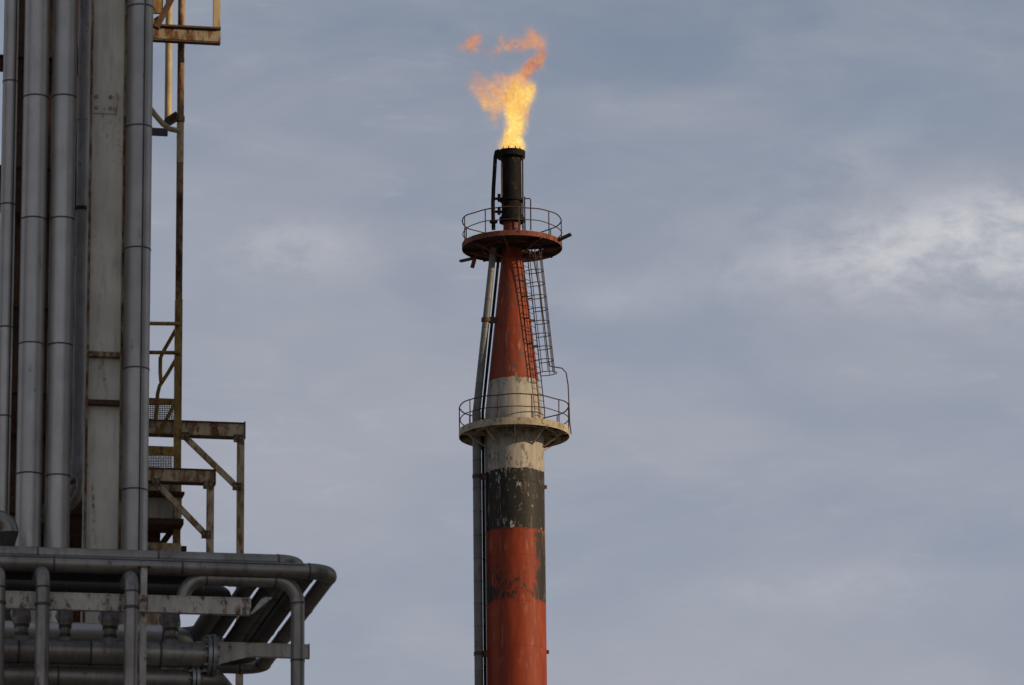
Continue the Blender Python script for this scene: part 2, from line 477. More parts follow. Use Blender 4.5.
# ---------------------------------------------------------------- the setting
g = MB().add([(-6000, -6000, 0), (6000, -6000, 0), (6000, 6000, 0), (-6000, 6000, 0)], [(0, 1, 2, 3)]).build('ground', M['ground'])
g['kind'] = 'structure'

def shade_block():
    """unseen stepped block added out of frame on the right to shade the pipe rack"""
    e = Vector((SUN.x, SUN.y, 0)).normalized(); pdir = Vector((-e.y, e.x, 0))
    if pdir.y < 0: pdir = -pdir
    c0 = RO + e * 47
    th = Thing('shade_block', 'tall grey sheet-clad block added unseen on the right to shade the pipes', 'building', (c0.x, c0.y, 0), rack=False)
    pc = (RO + RV * 9.5).dot(pdir)
    def blk(name, p0, p1, h, dep):
        a = e * (47 + RO.dot(e)) + pdir * p0; b = e * (47 + RO.dot(e)) + pdir * p1
        ctr = (a + b) / 2 + e * dep / 2
        o = th.part(name, MB().box((ctr.x, ctr.y, h / 2), (p1 - p0, dep, h), (pdir, e, Vector((0, 0, 1)))), M['wallpanel'])
        th.part('roof', MB().box((ctr.x, ctr.y, h + .25), (p1 - p0 + .4, dep + .4, .5), (pdir, e, Vector((0, 0, 1)))), M['strap'])
        for k in range(1, int(h // 6)):
            for q in range(int((p1 - p0) // 5)):
                w = a + pdir * (2.5 + q * 5) - e * .06
                wo_ = th.part('window', MB().box((w.x, w.y, k * 6), (2.2, .16, 1.6), (pdir, e, Vector((0, 0, 1)))), M['glass'])
    blk('wall', pc - 26, BP_SPLIT, BH_TALL, 16)
    blk('wall', BP_SPLIT + .02, pc + 16, BH_LOW, 16)
_e = Vector((SUN.x, SUN.y, 0)).normalized(); _p = Vector((-_e.y, _e.x, 0))
if _p.y < 0: _p = -_p
def wpt(px, py, v):
    u, z = Q(px, py, v)
    return RO + RU * u + RV * v + Vector((0, 0, z))
V_PIPE, V_FRAME = 11.0, 13.6
BP_SPLIT = (wpt(150, 200, V_PIPE).dot(_p) + wpt(166, 200, V_FRAME).dot(_p)) / 2
_sh = wpt(178, 124, V_FRAME)
BH_LOW = _sh.z + (47 + RO.dot(_e) - _sh.dot(_e)) * math.tan(SUN_EL)
BH_TALL = BH_LOW + 9  # added block's heights and step chosen so only the upper posts stay sunlit
shade_block()

# ---------------------------------------------------------------- flare stack
ax = lambda r_, z_: (r_, z_)
C0 = Vector((TX, YT, 0))
fs_ = Thing('flare_stack', 'tall refinery flare stack banded red, black and white with two round platforms', 'flare stack', (TX, YT, 0), rack=False)
RS = 29.5 / TPM
z_lp, z_up = TZ(432.5), TZ(246.2)                    # decks
z_cone0, z_cone1 = TZ(412), TZ(238)
rc0, rc1 = 28.6 / TPM, 8.6 / TPM
def cone_r(z):
    k = (z - z_cone0) / (z_cone1 - z_cone0)
    return rc0 + (rc1 - rc0) * max(0, min(1, k))
cuts = [0.0] + [TZ(y) for y in (690, 650.5, 606, 560, 534, 487, 474.5, 432.5)]
for a, b in zip(cuts, cuts[1:]):
    fs_.part('shaft_section', MB().lathe([(RS, a), (RS, b)], 72, C0), M['stack'])
for zc in cuts[1:-1]:
    fs_.part('weld_seam', MB().ring(C0 + Vector((0, 0, zc)), RS - .006, .013, 72, 6), M['stack'])
fs_.part('shaft_section', MB().lathe([(RS, z_lp), (rc0, z_cone0)], 72, C0), M['stack'])
ccut = [z_cone0, TZ(381), TZ(330), TZ(285), z_cone1]
for a, b in zip(ccut, ccut[1:]):
    fs_.part('cone_section', MB().lathe([(cone_r(a), a), (cone_r(b), b)], 72, C0), M['stack'])
for zc in ccut[1:-1]:
    fs_.part('weld_seam', MB().ring(C0 + Vector((0, 0, zc)), cone_r(zc) - .004, .012, 72, 6), M['stack'])
for (px_, py_) in ((546, 487), (547, 652)):
    x_, z_ = T(px_, py_)
    fs_.part('lifting_lug', MB().box((TX + RS + .03, YT, z_), (.14, .05, .16)), M['redsteel'])

def platform(zd, rin, rout, fascia, mat, nposts, phase, rail_h, railmat, hatch=None, nbr=8, strut=0.0, brin=None):
    c = C0 + Vector((0, 0, zd))
    if hatch:
        a0, a1, h0, h1 = hatch
        deck = MB().lathe([(rin, 0), (h0, 0), (h0, -.05), (rin, -.05)], 64, c, closed=True)
        deck.lathe([(h1, 0), (rout - .01, 0), (rout - .01, -.05), (h1, -.05)], 72, c, closed=True)
        deck.lathe([(h0, 0), (h1, 0), (h1, -.05), (h0, -.05)], 60, c, a1, a0 + 2 * math.pi, closed=True)
    else:
        deck = MB().lathe([(rin, 0), (rout - .01, 0), (rout - .01, -.05), (rin, -.05)], 72, c, closed=True)
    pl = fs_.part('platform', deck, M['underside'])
    fs_.part('fascia', MB().lathe([(rout, .09), (rout, .09 - fascia), (rout - .025, .09 - fascia), (rout - .025, .09)], 84, c, closed=True), mat, pl)
    brin = brin or rin
    for k in range(nbr):
        a = 2 * math.pi * (k + .5) / nbr + phase
        dv = Vector((math.cos(a), math.sin(a), 0))
        fs_.part('bracket', MB().bar(c + dv * (brin - .05) + Vector((0, 0, -.05 - fascia * .33)), c + dv * (rout - .03) + Vector((0, 0, -.05 - fascia * .33)), .07, fascia * .62), mat if strut > .7 else M['underside'], pl)  # upper brackets share the shade-darkened underside colour
        if strut:
            fs_.part('strut', MB().bar(c + dv * (brin - .02) + Vector((0, 0, -strut)), c + dv * (rout - .28) + Vector((0, 0, -.05 - fascia * .6)), .06, .06), mat, pl)
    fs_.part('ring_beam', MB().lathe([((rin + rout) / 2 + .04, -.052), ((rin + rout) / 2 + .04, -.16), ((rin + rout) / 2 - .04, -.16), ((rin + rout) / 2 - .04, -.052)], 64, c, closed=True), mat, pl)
    rr = rout - .03
    for h in (rail_h, rail_h * .52):
        ph = random.uniform(0, 6)
        pts = []
        for k in range(96):
            a = 2 * math.pi * k / 96
            q = rr + .018 * math.sin(3 * a + ph) + .012 * math.sin(7 * a + 2 * ph)
            pts.append(c + Vector((math.cos(a) * q, math.sin(a) * q, h + .014 * math.sin(5 * a + ph) + .010 * math.sin(11 * a))))
        fs_.part('rail', MB().tube(pts, .027 if h == rail_h else .022, 8, True, True), railmat, pl)
    for k in range(nposts):
        a = 2 * math.pi * k / nposts + phase
        fs_.part('rail_post', MB().tube([c + Vector((math.cos(a) * rr, math.sin(a) * rr, -.08)), c + Vector((math.cos(a) * rr, math.sin(a) * rr, rail_h))], .024, 8), railmat, pl)
    return pl
lower = platform(z_lp, RS + .004, 55.0 / TPM, .30, M['platform'], 10, R(-107), 1.10, M['iron'], nbr=10, strut=.75)
lower['label'] = 'pale weathered lower platform with railing'
upper = platform(z_up, .36, 50.5 / TPM, .22, M['redsteel'], 9, R(-122), 1.12, M['iron'], hatch=(R(5), R(46), .62, 1.42), nbr=8, strut=.62, brin=.42)
upper['label'] = 'rust red upper platform with railing'
# planks sticking out past the upper platform
def rim(ax_, ay_, r_, dz_):
    q = Vector((ax_, ay_, 0)).normalized() * r_
    return C0 + q + Vector((0, 0, z_up + dz_))
fs_.part('outrigger', MB().bar(rim(.92, -.38, 1.95, -.05), rim(.92, -.38, 2.72, .20), .16, .11), M['iron'], upper)
fs_.part('outrigger', MB().bar(rim(-.84, .55, 1.80, -.20), rim(-.84, .55, 2.68, -.22), .16, .09), M['iron'], upper)
fs_.part('outrigger', MB().bar(rim(-.86, .50, 1.82, -.12), rim(-.86, .50, 2.0, -.66), .12, .13), M['redsteel'], upper)

# ladder with cage, from the lower platform up through the hatch
ld = Vector((math.cos(R(-32)), math.sin(R(-32)), 0)); lt = Vector((-ld.y, ld.x, 0))
def lp(z, out=0.0, side=0.0):
    return C0 + ld * (cone_r(z) + .17 + out) + lt * side + Vector((0, 0, z))
ztop = z_up + 1.1
zs = [z_lp + .05 + (ztop - z_lp - .05) * k / 12 for k in range(13)]
lad = fs_.part('ladder', MB().tube([lp(z, 0, -.22) for z in zs], .022, 8).tube([lp(z, 0, .22) for z in zs], .022, 8), M['iron'])
z = z_lp + .3
while z < ztop - .1:
    fs_.part('rung', MB().tube([lp(z, 0, -.22), lp(z, 0, .22)], .013, 6), M['iron'], lad); z += .3
def hoop(z, wide=1.0):
    pts = []
    for k in range(15):
        a = math.pi * k / 14
        pts.append(lp(z, .10 + math.sin(a) * .70 * wide, -math.cos(a) * (.22 + .18 * math.sin(a) ** .6) * wide if 0 < k < 14 else -math.cos(a) * .22))
    pts[0] = lp(z, 0, -.22); pts[-1] = lp(z, 0, .22)
    return pts
zc0, zc1 = TZ(379), z_up - .15
nh = 10
for k in range(nh + 1):
    zz = zc0 + (zc1 - zc0) * k / nh
    fs_.part('cage_hoop', MB().tube(hoop(zz, 1.12 if k == 0 else 1.0), .019, 6), M['iron'], lad)
for k in (2, 4, 6, 8, 10, 12):
    fs_.part('cage_bar', MB().tube([hoop(zc0 + (zc1 - zc0) * q / 8)[k] for q in range(9)], .017, 6), M['iron'], lad)
for zz in (TZ(322), TZ(300), TZ(348)):
    for s_ in (-.22, .22):
        fs_.part('standoff', MB().bar(lp(zz, 0, s_), lp(zz, -.2, s_), .05, .05), M['redsteel'], lad)
# conduit sagging from the cage to the lower railing
cp = [T(*q) for q in ((531, 250), (539, 290), (544.5, 330), (548.5, 364), (550, 369.5), (556, 370.5), (562, 371.5), (566, 376), (568, 388), (568.8, 405), (569.5, 425), (571, 437))]
fs_.part('conduit', MB().tube([Vector((x_, YT - .55, z_)) for x_, z_ in cp], .026, 8), M['iron'])

# riser pipe on the left with its tracer line
rp = [T(478.6, 700)]
rb = T(476.2, 414); rt_ = T(494, 258)
yr = YT - .35
base_r = Vector((rb[0] + .02, yr, 0)); kn = Vector((rb[0] + .02, yr, rb[1])); tp_ = Vector((rt_[0], yr, rt_[1] + .5))
ris = None
RR = 4.35 / TPM
ris = fs_.part('riser_pipe', MB().tube([base_r, Vector((kn.x, yr, TZ(700)))], RR, 18), M['riser'])
yy = 696.0
marks = [TZ(y) for y in (700, 672, 648, 628, 605, 583, 560, 537, 513, 490, 462, 440)] + [rb[1]]
for a, b in zip(marks, marks[1:]):
    fs_.part('cladding_section', MB().tube([Vector((kn.x, yr, a)), Vector((kn.x, yr, b))], RR, 18), M['riser'], ris)
    fs_.part('strap', band(Vector((kn.x, yr, a)), (0, 0, 1), RR, .03, .007, 18), M['strap'], ris)
for k in range(6):
    a = kn.lerp(tp_, k / 6); b = kn.lerp(tp_, (k + 1) / 6)
    fs_.part('cladding_section', MB().tube([a, b], [RR * (.92 - .03 * k), RR * (.92 - .03 * (k + 1))], 18), M['riser'], ris)
    fs_.part('strap', band(a, b - a, RR * (.92 - .03 * k), .03, .005, 18), M['strap'], ris)
o1 = Vector((RR + .075, .05, 0))
fs_.part('tracer_line', MB().tube([base_r + o1, kn + o1, tp_ + o1], .062, 10), M['dark'])
for py_ in (478, 655, 322, 560):
    z_ = TZ(py_)
    if z_ < kn.z: p = Vector((kn.x, yr, z_))
    else: p = kn.lerp(tp_, (z_ - kn.z) / (tp_.z - kn.z))
    rs_ = RS if z_ < z_cone0 else cone_r(z_)
    if py_ == 560: continue
    fs_.part('pipe_clamp', band(p, tp_ - kn if z_ > kn.z else (0, 0, 1), RR, .16, .02, 18), M['iron'])
    fs_.part('pipe_bracket', MB().box(((p.x + RR + TX - math.sqrt(rs_ ** 2 - .1)) / 2, yr, z_), (max(.1, TX - math.sqrt(max(.01, rs_ ** 2 - .12)) - p.x), .12, .26)), M['iron'])

# flare tip
zt = lambda y: TZ(y)
tip = fs_.part('flare_tip', MB().lathe([(.435, zt(221)), (.435, zt(156))], 40, C0).lathe([(.40, zt(156)), (.40, zt(170))], 40, C0), M['dark'])
fs_.part('neck', MB().lathe([(.37, z_cone1 - .3), (.37, zt(222))], 40, C0), M['redsteel'], tip)
fs_.part('flange_ring', MB().lathe([(.54, zt(222.5)), (.54, zt(218)), (.36, zt(218)), (.36, zt(222.5))], 40, C0, closed=True), M['dark'], tip)
fs_.part('flange_ring', MB().lathe([(.49, zt(202)), (.49, zt(199.5)), (.40, zt(199.5)), (.40, zt(202))], 40, C0, closed=True), M['dark'], tip)
fs_.part('rim', MB().lathe([(.60, zt(158)), (.62, zt(152)), (.40, zt(151)), (.40, zt(158))], 40, C0, closed=True), M['dark'], tip)
for k in range(9):
    a = 2 * math.pi * k / 9 + .3
    p = C0 + Vector((math.cos(a) * .5, math.sin(a) * .5, zt(153)))
    fs_.part('steam_nozzle', MB().tube([p, p + Vector((-math.cos(a) * .1, -math.sin(a) * .1, .20))], [.035, .02], 8), M['dark'], tip)
for k in range(12):
    a = 2 * math.pi * k / 12
    p = C0 + Vector((math.cos(a) * .49, math.sin(a) * .49, zt(220) + .1))
    fs_.part('bolt', MB().tube([p, p + Vector((0, 0, .06))], .03, 6), M['dark'], tip)
pil = [T(*q) for q in ((499, 152), (496.5, 153), (495.4, 158), (494.6, 172), (493.6, 188), (493, 204), (493.2, 218), (493.6, 231))]
pp = fs_.part('pilot_pipe', MB().tube([Vector((x_, YT - .2, z_)) for x_, z_ in pil], .085, 12), M['dark'])
for py_ in (200, 213):
    a = T(494, py_); b = T(502, py_)
    fs_.part('pipe_bracket', MB().bar((a[0], YT - .2, a[1]), (b[0] + .1, YT - .15, b[1]), .08, .1), M['dark'], pp)
    fs_.part('valve', MB().tube([(b[0] - .12, YT - .22, b[1] - .14), (b[0] - .12, YT - .22, b[1] + .2)], .07, 8), M['dark'], pp)
a = T(493.6, 223)
fs_.part('flange_ring', MB().tube([(a[0], YT - .2, a[1] - .05), (a[0], YT - .2, a[1] + .05)], .17, 14), M['dark'], pp)
fs_.part('base_plate', MB().box((a[0] + .12, YT - .1, z_up + .06), (.75, .8, .08)), M['iron'], pp)
for (xx, y0, y1, yo, r_) in ((522.6, 158, 236, -.12, .035), (524.6, 196, 236, .1, .03), (501.5, 166, 200, -.38, .03)):
    a = T(xx, y0); b = T(xx, y1)
    fs_.part('ignition_line', MB().tube([(a[0], YT + yo, a[1]), (b[0] + .02, YT + yo, b[1])], r_, 8), M['iron'], tip)
a = T(524, 200.5); b = T(530.6, 200.5); c_ = T(530.8, 232)
fs_.part('vent_pipe', MB().tube([(a[0], YT - .3, a[1]), (b[0] - .04, YT - .3, b[1]), (b[0], YT - .3, b[1] - .05), (c_[0], YT - .3, c_[1])], .028, 8), M['iron'], tip)

# ---------------------------------------------------------------- flame
def flame(name, blobs, parent=None):
    blobs = [(a, b, c * (1.18 if e < .45 else 1.0), d_, e * (.78 if e < .45 else .86), int(f_ * 1.15)) for a, b, c, d_, e, f_ in blobs]
    vs, fs, heat = [], [], []
    for (px_, py_, rad_, ht, dn, cnt) in blobs:
        x_, z_ = T(px_, py_)
        r_ = rad_ / TPM
        for _ in range(int(cnt * 1.5)):
            while True:
                q = Vector((random.uniform(-1, 1), random.uniform(-1, 1), random.uniform(-1, 1)))
                if q.length < 1: break
            edge = q.length
            p = Vector((x_, YT, z_)) + Vector((q.x, q.y * .9, q.z)) * r_
            s_ = random.uniform(.11, .36) * (0.55 + .45 * r_ / .45)
            n_ = Vector((random.gauss(0, 1), random.gauss(0, 1), random.gauss(0, .7))).normalized()
            a_ = n_.cross(Vector((random.gauss(0, .5), random.gauss(0, .5), 1))).normalized(); b_ = n_.cross(a_)
            b_ = b_ * random.uniform(1.0, 1.9)
            thin = 1.0
            if random.random() < .32:                      # large thin veils between the bright sheets
                s_ *= 1.9; thin = .30
            o = len(vs)
            # a small cupped sheet of burning gas
            vs += [p - a_ * s_ - b_ * s_ + n_ * s_ * .3, p + a_ * s_ - b_ * s_ + n_ * s_ * .1, p + a_ * s_ + b_ * s_ + n_ * s_ * .3, p - a_ * s_ + b_ * s_ + n_ * s_ * .1]
            fs.append((o, o + 1, o + 2, o + 3))
            heat.append((max(0, min(1, ht * .97 - .18 * edge ** 2 + random.gauss(0, .07))), min(1, dn * 1.12 + .05) * random.uniform(.4, 1.0) * thin, random.random()))
    off = C0 + Vector((0, 0, zt(152)))
    me = bpy.data.meshes.new(name)
    me.from_pydata([tuple(v - off) for v in vs], [], fs)
    uvl = me.uv_layers.new(name='UVMap')
    ca = me.attributes.new('burn_tint', 'FLOAT_COLOR', 'CORNER')
    uvl = me.uv_layers['UVMap']; ca = me.attributes['burn_tint']
    corner = ((0, 0), (1, 0), (1, 1), (0, 1))
    for i, f in enumerate(fs):
        for k in range(4):
            uvl.data[i * 4 + k].uv = corner[k]
            ca.data[i * 4 + k].color = (*heat[i], 1)
    me.materials.append(M['flame'])
    o = bpy.data.objects.new(name, me)
    COL.objects.link(o)
    if parent: o.parent = parent
    else: o.location = off
    return o
main = [(506, 148, 4, .80, .50, 30), (512, 149, 5, .95, .62, 44), (520, 149, 4.5, .95, .62, 40), (509, 143, 5.5, .86, .52, 46), (516, 142, 5.5, .98, .62, 50), (512, 135, 6, .96, .60, 56), (516, 128, 6.5, .98, .60, 62),
        (515, 120, 7, .95, .56, 66), (521, 121, 4, .70, .34, 22), (513, 112, 7.5, .88, .50, 64), (521, 110, 6, .72, .40, 40), (520, 103, 8, .82, .46, 60), (526, 94, 7, .96, .54, 60), (530, 88, 5, .72, .36, 28), (513, 103, 7, .90, .50, 52), (517, 91, 8, .74, .40, 56),
        (507, 96, 7, .64, .34, 44), (510, 84, 7, .60, .30, 46), (518, 80, 6.5, .56, .30, 42), (499, 92, 6.5, .56, .28, 34), (494, 88, 6, .48, .24, 28), (486, 90, 6.5, .46, .20, 26), (479, 86, 6.5, .44, .15, 22), (472, 85, 5.5, .42, .10, 16), (476, 76, 5, .40, .10, 14), (484, 80, 5, .42, .12, 14),
        (489, 103, 6, .70, .36, 36), (483, 97, 5.5, .54, .22, 22), (477, 92, 4.5, .46, .14, 14), (497, 108, 5, .58, .26, 22), (494, 115, 3.8, .50, .20, 14), (495, 122, 3, .46, .15, 9), (503, 104, 5.5, .62, .30, 26), (502, 78, 5.5, .46, .18, 22), (494, 78, 4.5, .42, .12, 14), (525, 112, 3.5, .50, .2, 12), (523, 130, 3, .5, .18, 9),
        (525, 74, 4.5, .34, .36, 34), (529, 69, 4.4, .20, .40, 38), (534, 64, 4.6, .14, .44, 42), (539, 60, 4.2, .22, .34, 32), (543, 55, 3.6, .26, .24, 22), (541, 48, 4.6, .32, .24, 30), (538, 42, 5.6, .34, .24, 36), (532, 38, 5.6, .32, .24, 36), (529, 32, 3.6, .28, .16, 16),
        (526, 44, 5, .32, .24, 32), (519, 44, 4.6, .32, .20, 26), (511, 46, 4.2, .30, .18, 22), (505, 45, 4, .30, .18, 20), (501, 40, 3, .28, .13, 11), (497, 50, 3.2, .28, .14, 13), (491, 54, 3, .26, .12, 10)]
fl = flame('flame', main)
fl['label'] = 'orange and yellow gas flame curling up from the flare tip'; fl['category'] = 'flame'
flame('wisp', [(463, 48, 3.8, .26, .17, 20), (469, 45, 4.4, .26, .22, 30), (474, 43, 4.8, .26, .22, 34), (478, 39, 3.6, .26, .17, 20), (480, 36, 2.4, .26, .13, 9), (475, 50, 3.2, .26, .13, 12), (484, 51, 2.6, .26, .07, 7)], fl)

# ---------------------------------------------------------------- upright pipes on the left
ZTOP = Q(150, -190, V_PIPE)[1]
def upright(name, label, px_at, yref, wpx, v, seams, mat, group=None, lap=None, zbot=0.0, ztop=None, cat='pipe'):
    u = Q(px_at, yref, v)[0]
    r_ = wpx / 2 / PM(v)
    th = Thing(name, label, cat, (u, v, zbot), group=group)
    zs_ = [zbot] + sorted(Q(px_at, y, v)[1] for y in seams) + [ztop or ZTOP]
    for i, (a, b) in enumerate(zip(zs_, zs_[1:])):
        th.part('cladding_section', MB().tube([(u, v, a), (u, v, b)], r_, 32), mat)
        if i: th.part('strap', band((u, v, a), (0, 0, 1), r_, .03, .009, 32), M['strap'])
    if lap is not None:
        a_ = lap
        x_, y_ = u + math.sin(a_) * r_, v - math.cos(a_) * r_
        e_ = Vector((math.cos(a_), math.sin(a_), 0)); o_ = Vector((math.sin(a_), -math.cos(a_), 0))
        th.part('lap_seam', MB().box((x_, y_, (zbot + zs_[-1]) / 2), (.028, .02, zs_[-1] - zbot), (e_, o_, Vector((0, 0, 1)))), M['strap'])
    return th
upright('process_pipe', 'narrow grey clad pipe at the far left edge of the picture', 8.6, 165, 15, V_PIPE + .4, (640, 528, 417, 328, 205, 82, -40), M['clad'], lap=R(38))
upright('process_pipe', 'wide grey clad pipe, left one of the matching pair', 34.6, 165, 25.5, V_PIPE, (600, 475, 345, 220, 98, -25), M['clad'], 'pair of wide clad pipes')
upright('process_pipe', 'wide grey clad pipe, right one of the matching pair', 63, 165, 25, V_PIPE, (602, 477, 346, 220, 98, -25), M['clad'], 'pair of wide clad pipes')
upright('process_pipe', 'wide dark grey clad pipe with a lap seam right of the beige column', 138.6, 165, 26.5, V_PIPE - .2, (612, 491, 370, 250, 128, 8, -110), M['clad_warm'], lap=R(14))
# blue-grey pipe with a clamp and a reducer, turning in behind the pair
u, zA = Q(81.5, 200, V_PIPE + .9)
v = V_PIPE + .9
th = Thing('process_pipe', 'slim blue grey painted pipe beside the beige column, clamped halfway', 'pipe', (u, v, Q(78, 500, v)[1]))
zcl, zred, zend = Q(81, 209, v)[1], Q(78, 458, v)[1], Q(78, 500, v)[1]
r_ = 6.2 / PM(v)
th.part('pipe_section', MB().tube([(u, v, zcl), (u, v, ZTOP)], r_ * .92, 28), M['blue'])
th.part('pipe_section', MB().tube([(u, v, zred), (u, v, zcl)], r_, 28), M['blue'])
th.part('reducer', MB().tube([(u, v, zred), (u, v, zred - .25), (u, v, zred - .45)], [r_, r_ * 1.35, r_ * 1.35], 28), M['blue'])
el_ = [p for k, pp_ in fillet([(u, v, zred - .45), (u, v, zend), (u - 2.2, v + .4, zend - .9)], .45) for p in pp_]
th.part('elbow', MB().tube(el_, r_ * 1.3, 28), M['pipe'])
th.part('clamp', band((u, v, zcl), (0, 0, 1), r_, .07, .035, 28), M['iron'])
th.part('clamp_ear', MB().box((u + r_ + .06, v, zcl - .05), (.1, .06, .22)), M['iron'])
for y in (120, 280, 400):
    th.part('weld_seam', band((u, v, Q(81, y, v)[1]), (0, 0, 1), r_, .025, .004, 28), M['blue'])

# ---------------------------------------------------------------- beige steel column
v = V_PIPE + .1
uL, uR = Q(88.2, 250, v)[0], Q(122.2, 250, v)[0]
uc, wid = (uL + uR) / 2, uR - uL
th = Thing('steel_column', 'beige painted steel H-section column with rusty edges between the pipes', 'column', (uc, v, 0))
th.part('web', MB().box((uc, v, ZTOP / 2), (wid - .05, .03, ZTOP)), M['beige'])
fd = .34
for s_ in (-1, 1):
    fl_ = th.part('flange', MB().box((uc + s_ * (wid / 2), v, ZTOP / 2), (.05, fd, ZTOP)), M['beige'])
    th.part('edge', MB().box((uc + s_ * (wid / 2), v - fd / 2 - .004, ZTOP / 2), (.056, .014, ZTOP)), M['rust_edge'], fl_)
def cz(y): return Q(105, y, v)[1]
sp = th.part('splice_plate', MB().box((uc - .06, v - .03, (cz(91) + cz(114)) / 2), (.50, .034, cz(91) - cz(114))), M['beige'])
for x_ in (-.17, .12):
    for y in (97.5, 108.5):
        th.part('bolt', MB().tube([(uc - .06 + x_, v - .04, cz(y)), (uc - .06 + x_, v - .095, cz(y))], [.042, .036], 6), M['bolt'], sp)
sp = th.part('splice_plate', MB().box((uc + wid / 2 + .045, v - .02, (cz(68) + cz(130)) / 2), (.034, fd + .06, cz(68) - cz(130))), M['rust_edge'])
for y in (75, 86, 96, 106, 116, 124):
    th.part('bolt', MB().tube([(uc + wid / 2 + .06, v - fd / 2 + .03, cz(y)), (uc + wid / 2 + .12, v - fd / 2 + .03, cz(y))], .035, 6), M['bolt'], sp)
for y, mt_ in ((356, M['rust_edge']), (404, M['rust_dark']), (-80, M['rust_edge'])):
    th.part('stiffener', MB().box((uc, v - .088, cz(y)), (wid - .052, .145, .10)), mt_)
th.part('base_plate', MB().box((uc, v, .03), (wid + .3, fd + .3, .06)), M['beige'])

# ---------------------------------------------------------------- rusty steel behind the upright pipes
def post(name, label, px_, yref, wpx, v, mat, y0=None, cat='post', group=None, depth=None):
    u = Q(px_, yref, v)[0]
    w = wpx / PM(v)
    th = Thing(name, label, cat, (u, v, 0), group=group)
    th.part('web', MB().box((u, v, ZTOP / 2), (.03, w, ZTOP)), mat)
    for s_ in (-1, 1):
        th.part('flange', MB().box((u, v + s_ * (w / 2), ZTOP / 2), (w, .03, ZTOP)), mat)
    return th
post('steel_post', 'dark rusted steel post behind the leftmost pipes', 19.5, 165, 9, V_PIPE + 2.6, M['rust_dark'])
post('steel_post', 'dark rusted steel post showing in the gap between the matching pipes', 49, 165, 9, V_PIPE + 2.6, M['rust_dark'])
post('steel_post', 'dark rusted steel post close behind the blue grey pipe', 76.5, 545, 15, V_PIPE + 2.9, M['rust_dark'])
for k, (y, hgt, lb) in enumerate(((60, 14, 'uppermost rusted support beam behind the upright pipes'), (186, 46, 'deep rusted support girder behind the upright pipes'), (312, 16, 'rusted support beam behind the upright pipes at mid height'), (410, 40, 'deep rusted girder behind the pipes below mid height'), (520, 20, 'lowest rusted support beam behind the upright pipes'))):
    vv = V_PIPE + 2.1
    u0, z0_ = Q(-60, y, vv); u1 = Q(89, y, vv)[0]
    h_ = hgt / PM(vv)
    th = Thing('support_beam', lb, 'beam', ((u0 + u1) / 2, vv, z0_), group='rusted beams behind the pipes')
    th.part('web', MB().box(((u0 + u1) / 2, vv, z0_), (u1 - u0, .02, h_)), M['rust_dark'])
    for s_ in (-1, 1):
        th.part('flange', MB().box(((u0 + u1) / 2, vv, z0_ + s_ * h_ / 2), (u1 - u0, .2, .03)), M['rust_dark'])
    for px_ in (6, 34, 62):
        uu = Q(px_, y, vv)[0]
        th.part('pipe_clamp', MB().box((uu, vv - .55, z0_), (.10, 1.0, .08)), M['rust_dark'])

# ---------------------------------------------------------------- access steelwork right of the pipes
V = V_FRAME
def qt(th, name, pts, wpx, mat, vv=None, n=10, parent=None):
    vv = V if vv is None else vv
    return th.part(name, MB().tube([QP(x_, y_, vv) for x_, y_ in pts], wpx / 2 / PM(vv), n), mat, parent)
def qb(th, name, a, b, wpx, mat, vv=None, dep=.12, parent=None):
    vv = V if vv is None else vv
    return th.part(name, MB().bar(QP(*a, vv), QP(*b, vv), dep, wpx / PM(vv), up=(0, -1, 0) if False else (0, 0, 1)) if abs(a[0] - b[0]) > 1 else MB().box((QP(*a, vv) + QP(*b, vv)) / 2, (wpx / PM(vv), dep, abs(QP(*a, vv).z - QP(*b, vv).z))), mat, parent)
def qbox(th, name, x0, y0, x1, y1, mat, vv=None, dep=.12, parent=None):
    """upright box whose front face spans two pixels' corners on plane vv"""
    vv = V if vv is None else vv
    c = QP((x0 + x1) / 2, (y0 + y1) / 2, vv); k = PM(vv)
    return th.part(name, MB().box(c, (abs(x1 - x0) / k / math.cos(0), dep, abs(y1 - y0) / k / math.cos(PITCH))), mat, parent)

# long rusted stanchion that carries the stair and the rails
ug, zg = Q(180, 165, V)
th = Thing('stair_tower', 'rust and yellow stair tower post with rails and grating right of the pipes', 'stair tower', (ug, V, 0))
rg = 3.55 / PM(V)
zj, zy = Q(181, 119, V)[1], Q(179, 300, V)[1]
th.part('post', MB().tube([(ug, V, zj), (ug, V, ZTOP)], rg, 16), M['rust_tube'])
th.part('post', MB().tube([(ug, V, zy), (ug, V, zj)], rg, 16), M['rust_tube'])
th.part('post', MB().box((ug, V, zy / 2), (rg * 2, rg * 2, zy)), M['yellow'])
th.part('collar', MB().tube([(ug, V, zj - .06), (ug, V, zj + .06)], rg * 1.25, 16), M['rust_tube'])
th.part('collar', MB().tube([(ug, V, Q(180, 145, V)[1] - .4), (ug, V, zj - .1)], rg * 1.04, 16), M['cream'])
uf = Q(168.6, 60, V + 1.2)[0]
th.part('post', MB().tube([(uf, V + 1.2, Q(168, 124, V + 1.2)[1]), (uf, V + 1.2, ZTOP)], 3.6 / PM(V + 1.2), 16), M['cream'], label='cream tube lit by the sun')
for y in (323, 352):
    qt(th, 'rail', [(118, y), (180, y + .8)], 3.9, M['yellow'], V - .12)
qt(th, 'handrail', [(178, 326), (170, 340), (163, 352), (160.4, 358), (160.2, 372), (161, 382)], 4.0, M['yellow'], V + .2)
qt(th, 'handrail', [(178, 356), (168, 373), (159.5, 386), (157.6, 394), (156, 420)], 4.0, M['yellow'], V + .3)
qbox(th, 'toe_board', 118, 398, 175, 404, M['yellow'], V - .15, .06)
qbox(th, 'toe_board', 118, 446, 175, 455, M['yellow'], V - .10, .06)
qt(th, 'stringer', [(176, 402), (166, 420), (158, 436)], 4.0, M['yellow'], V + .6)
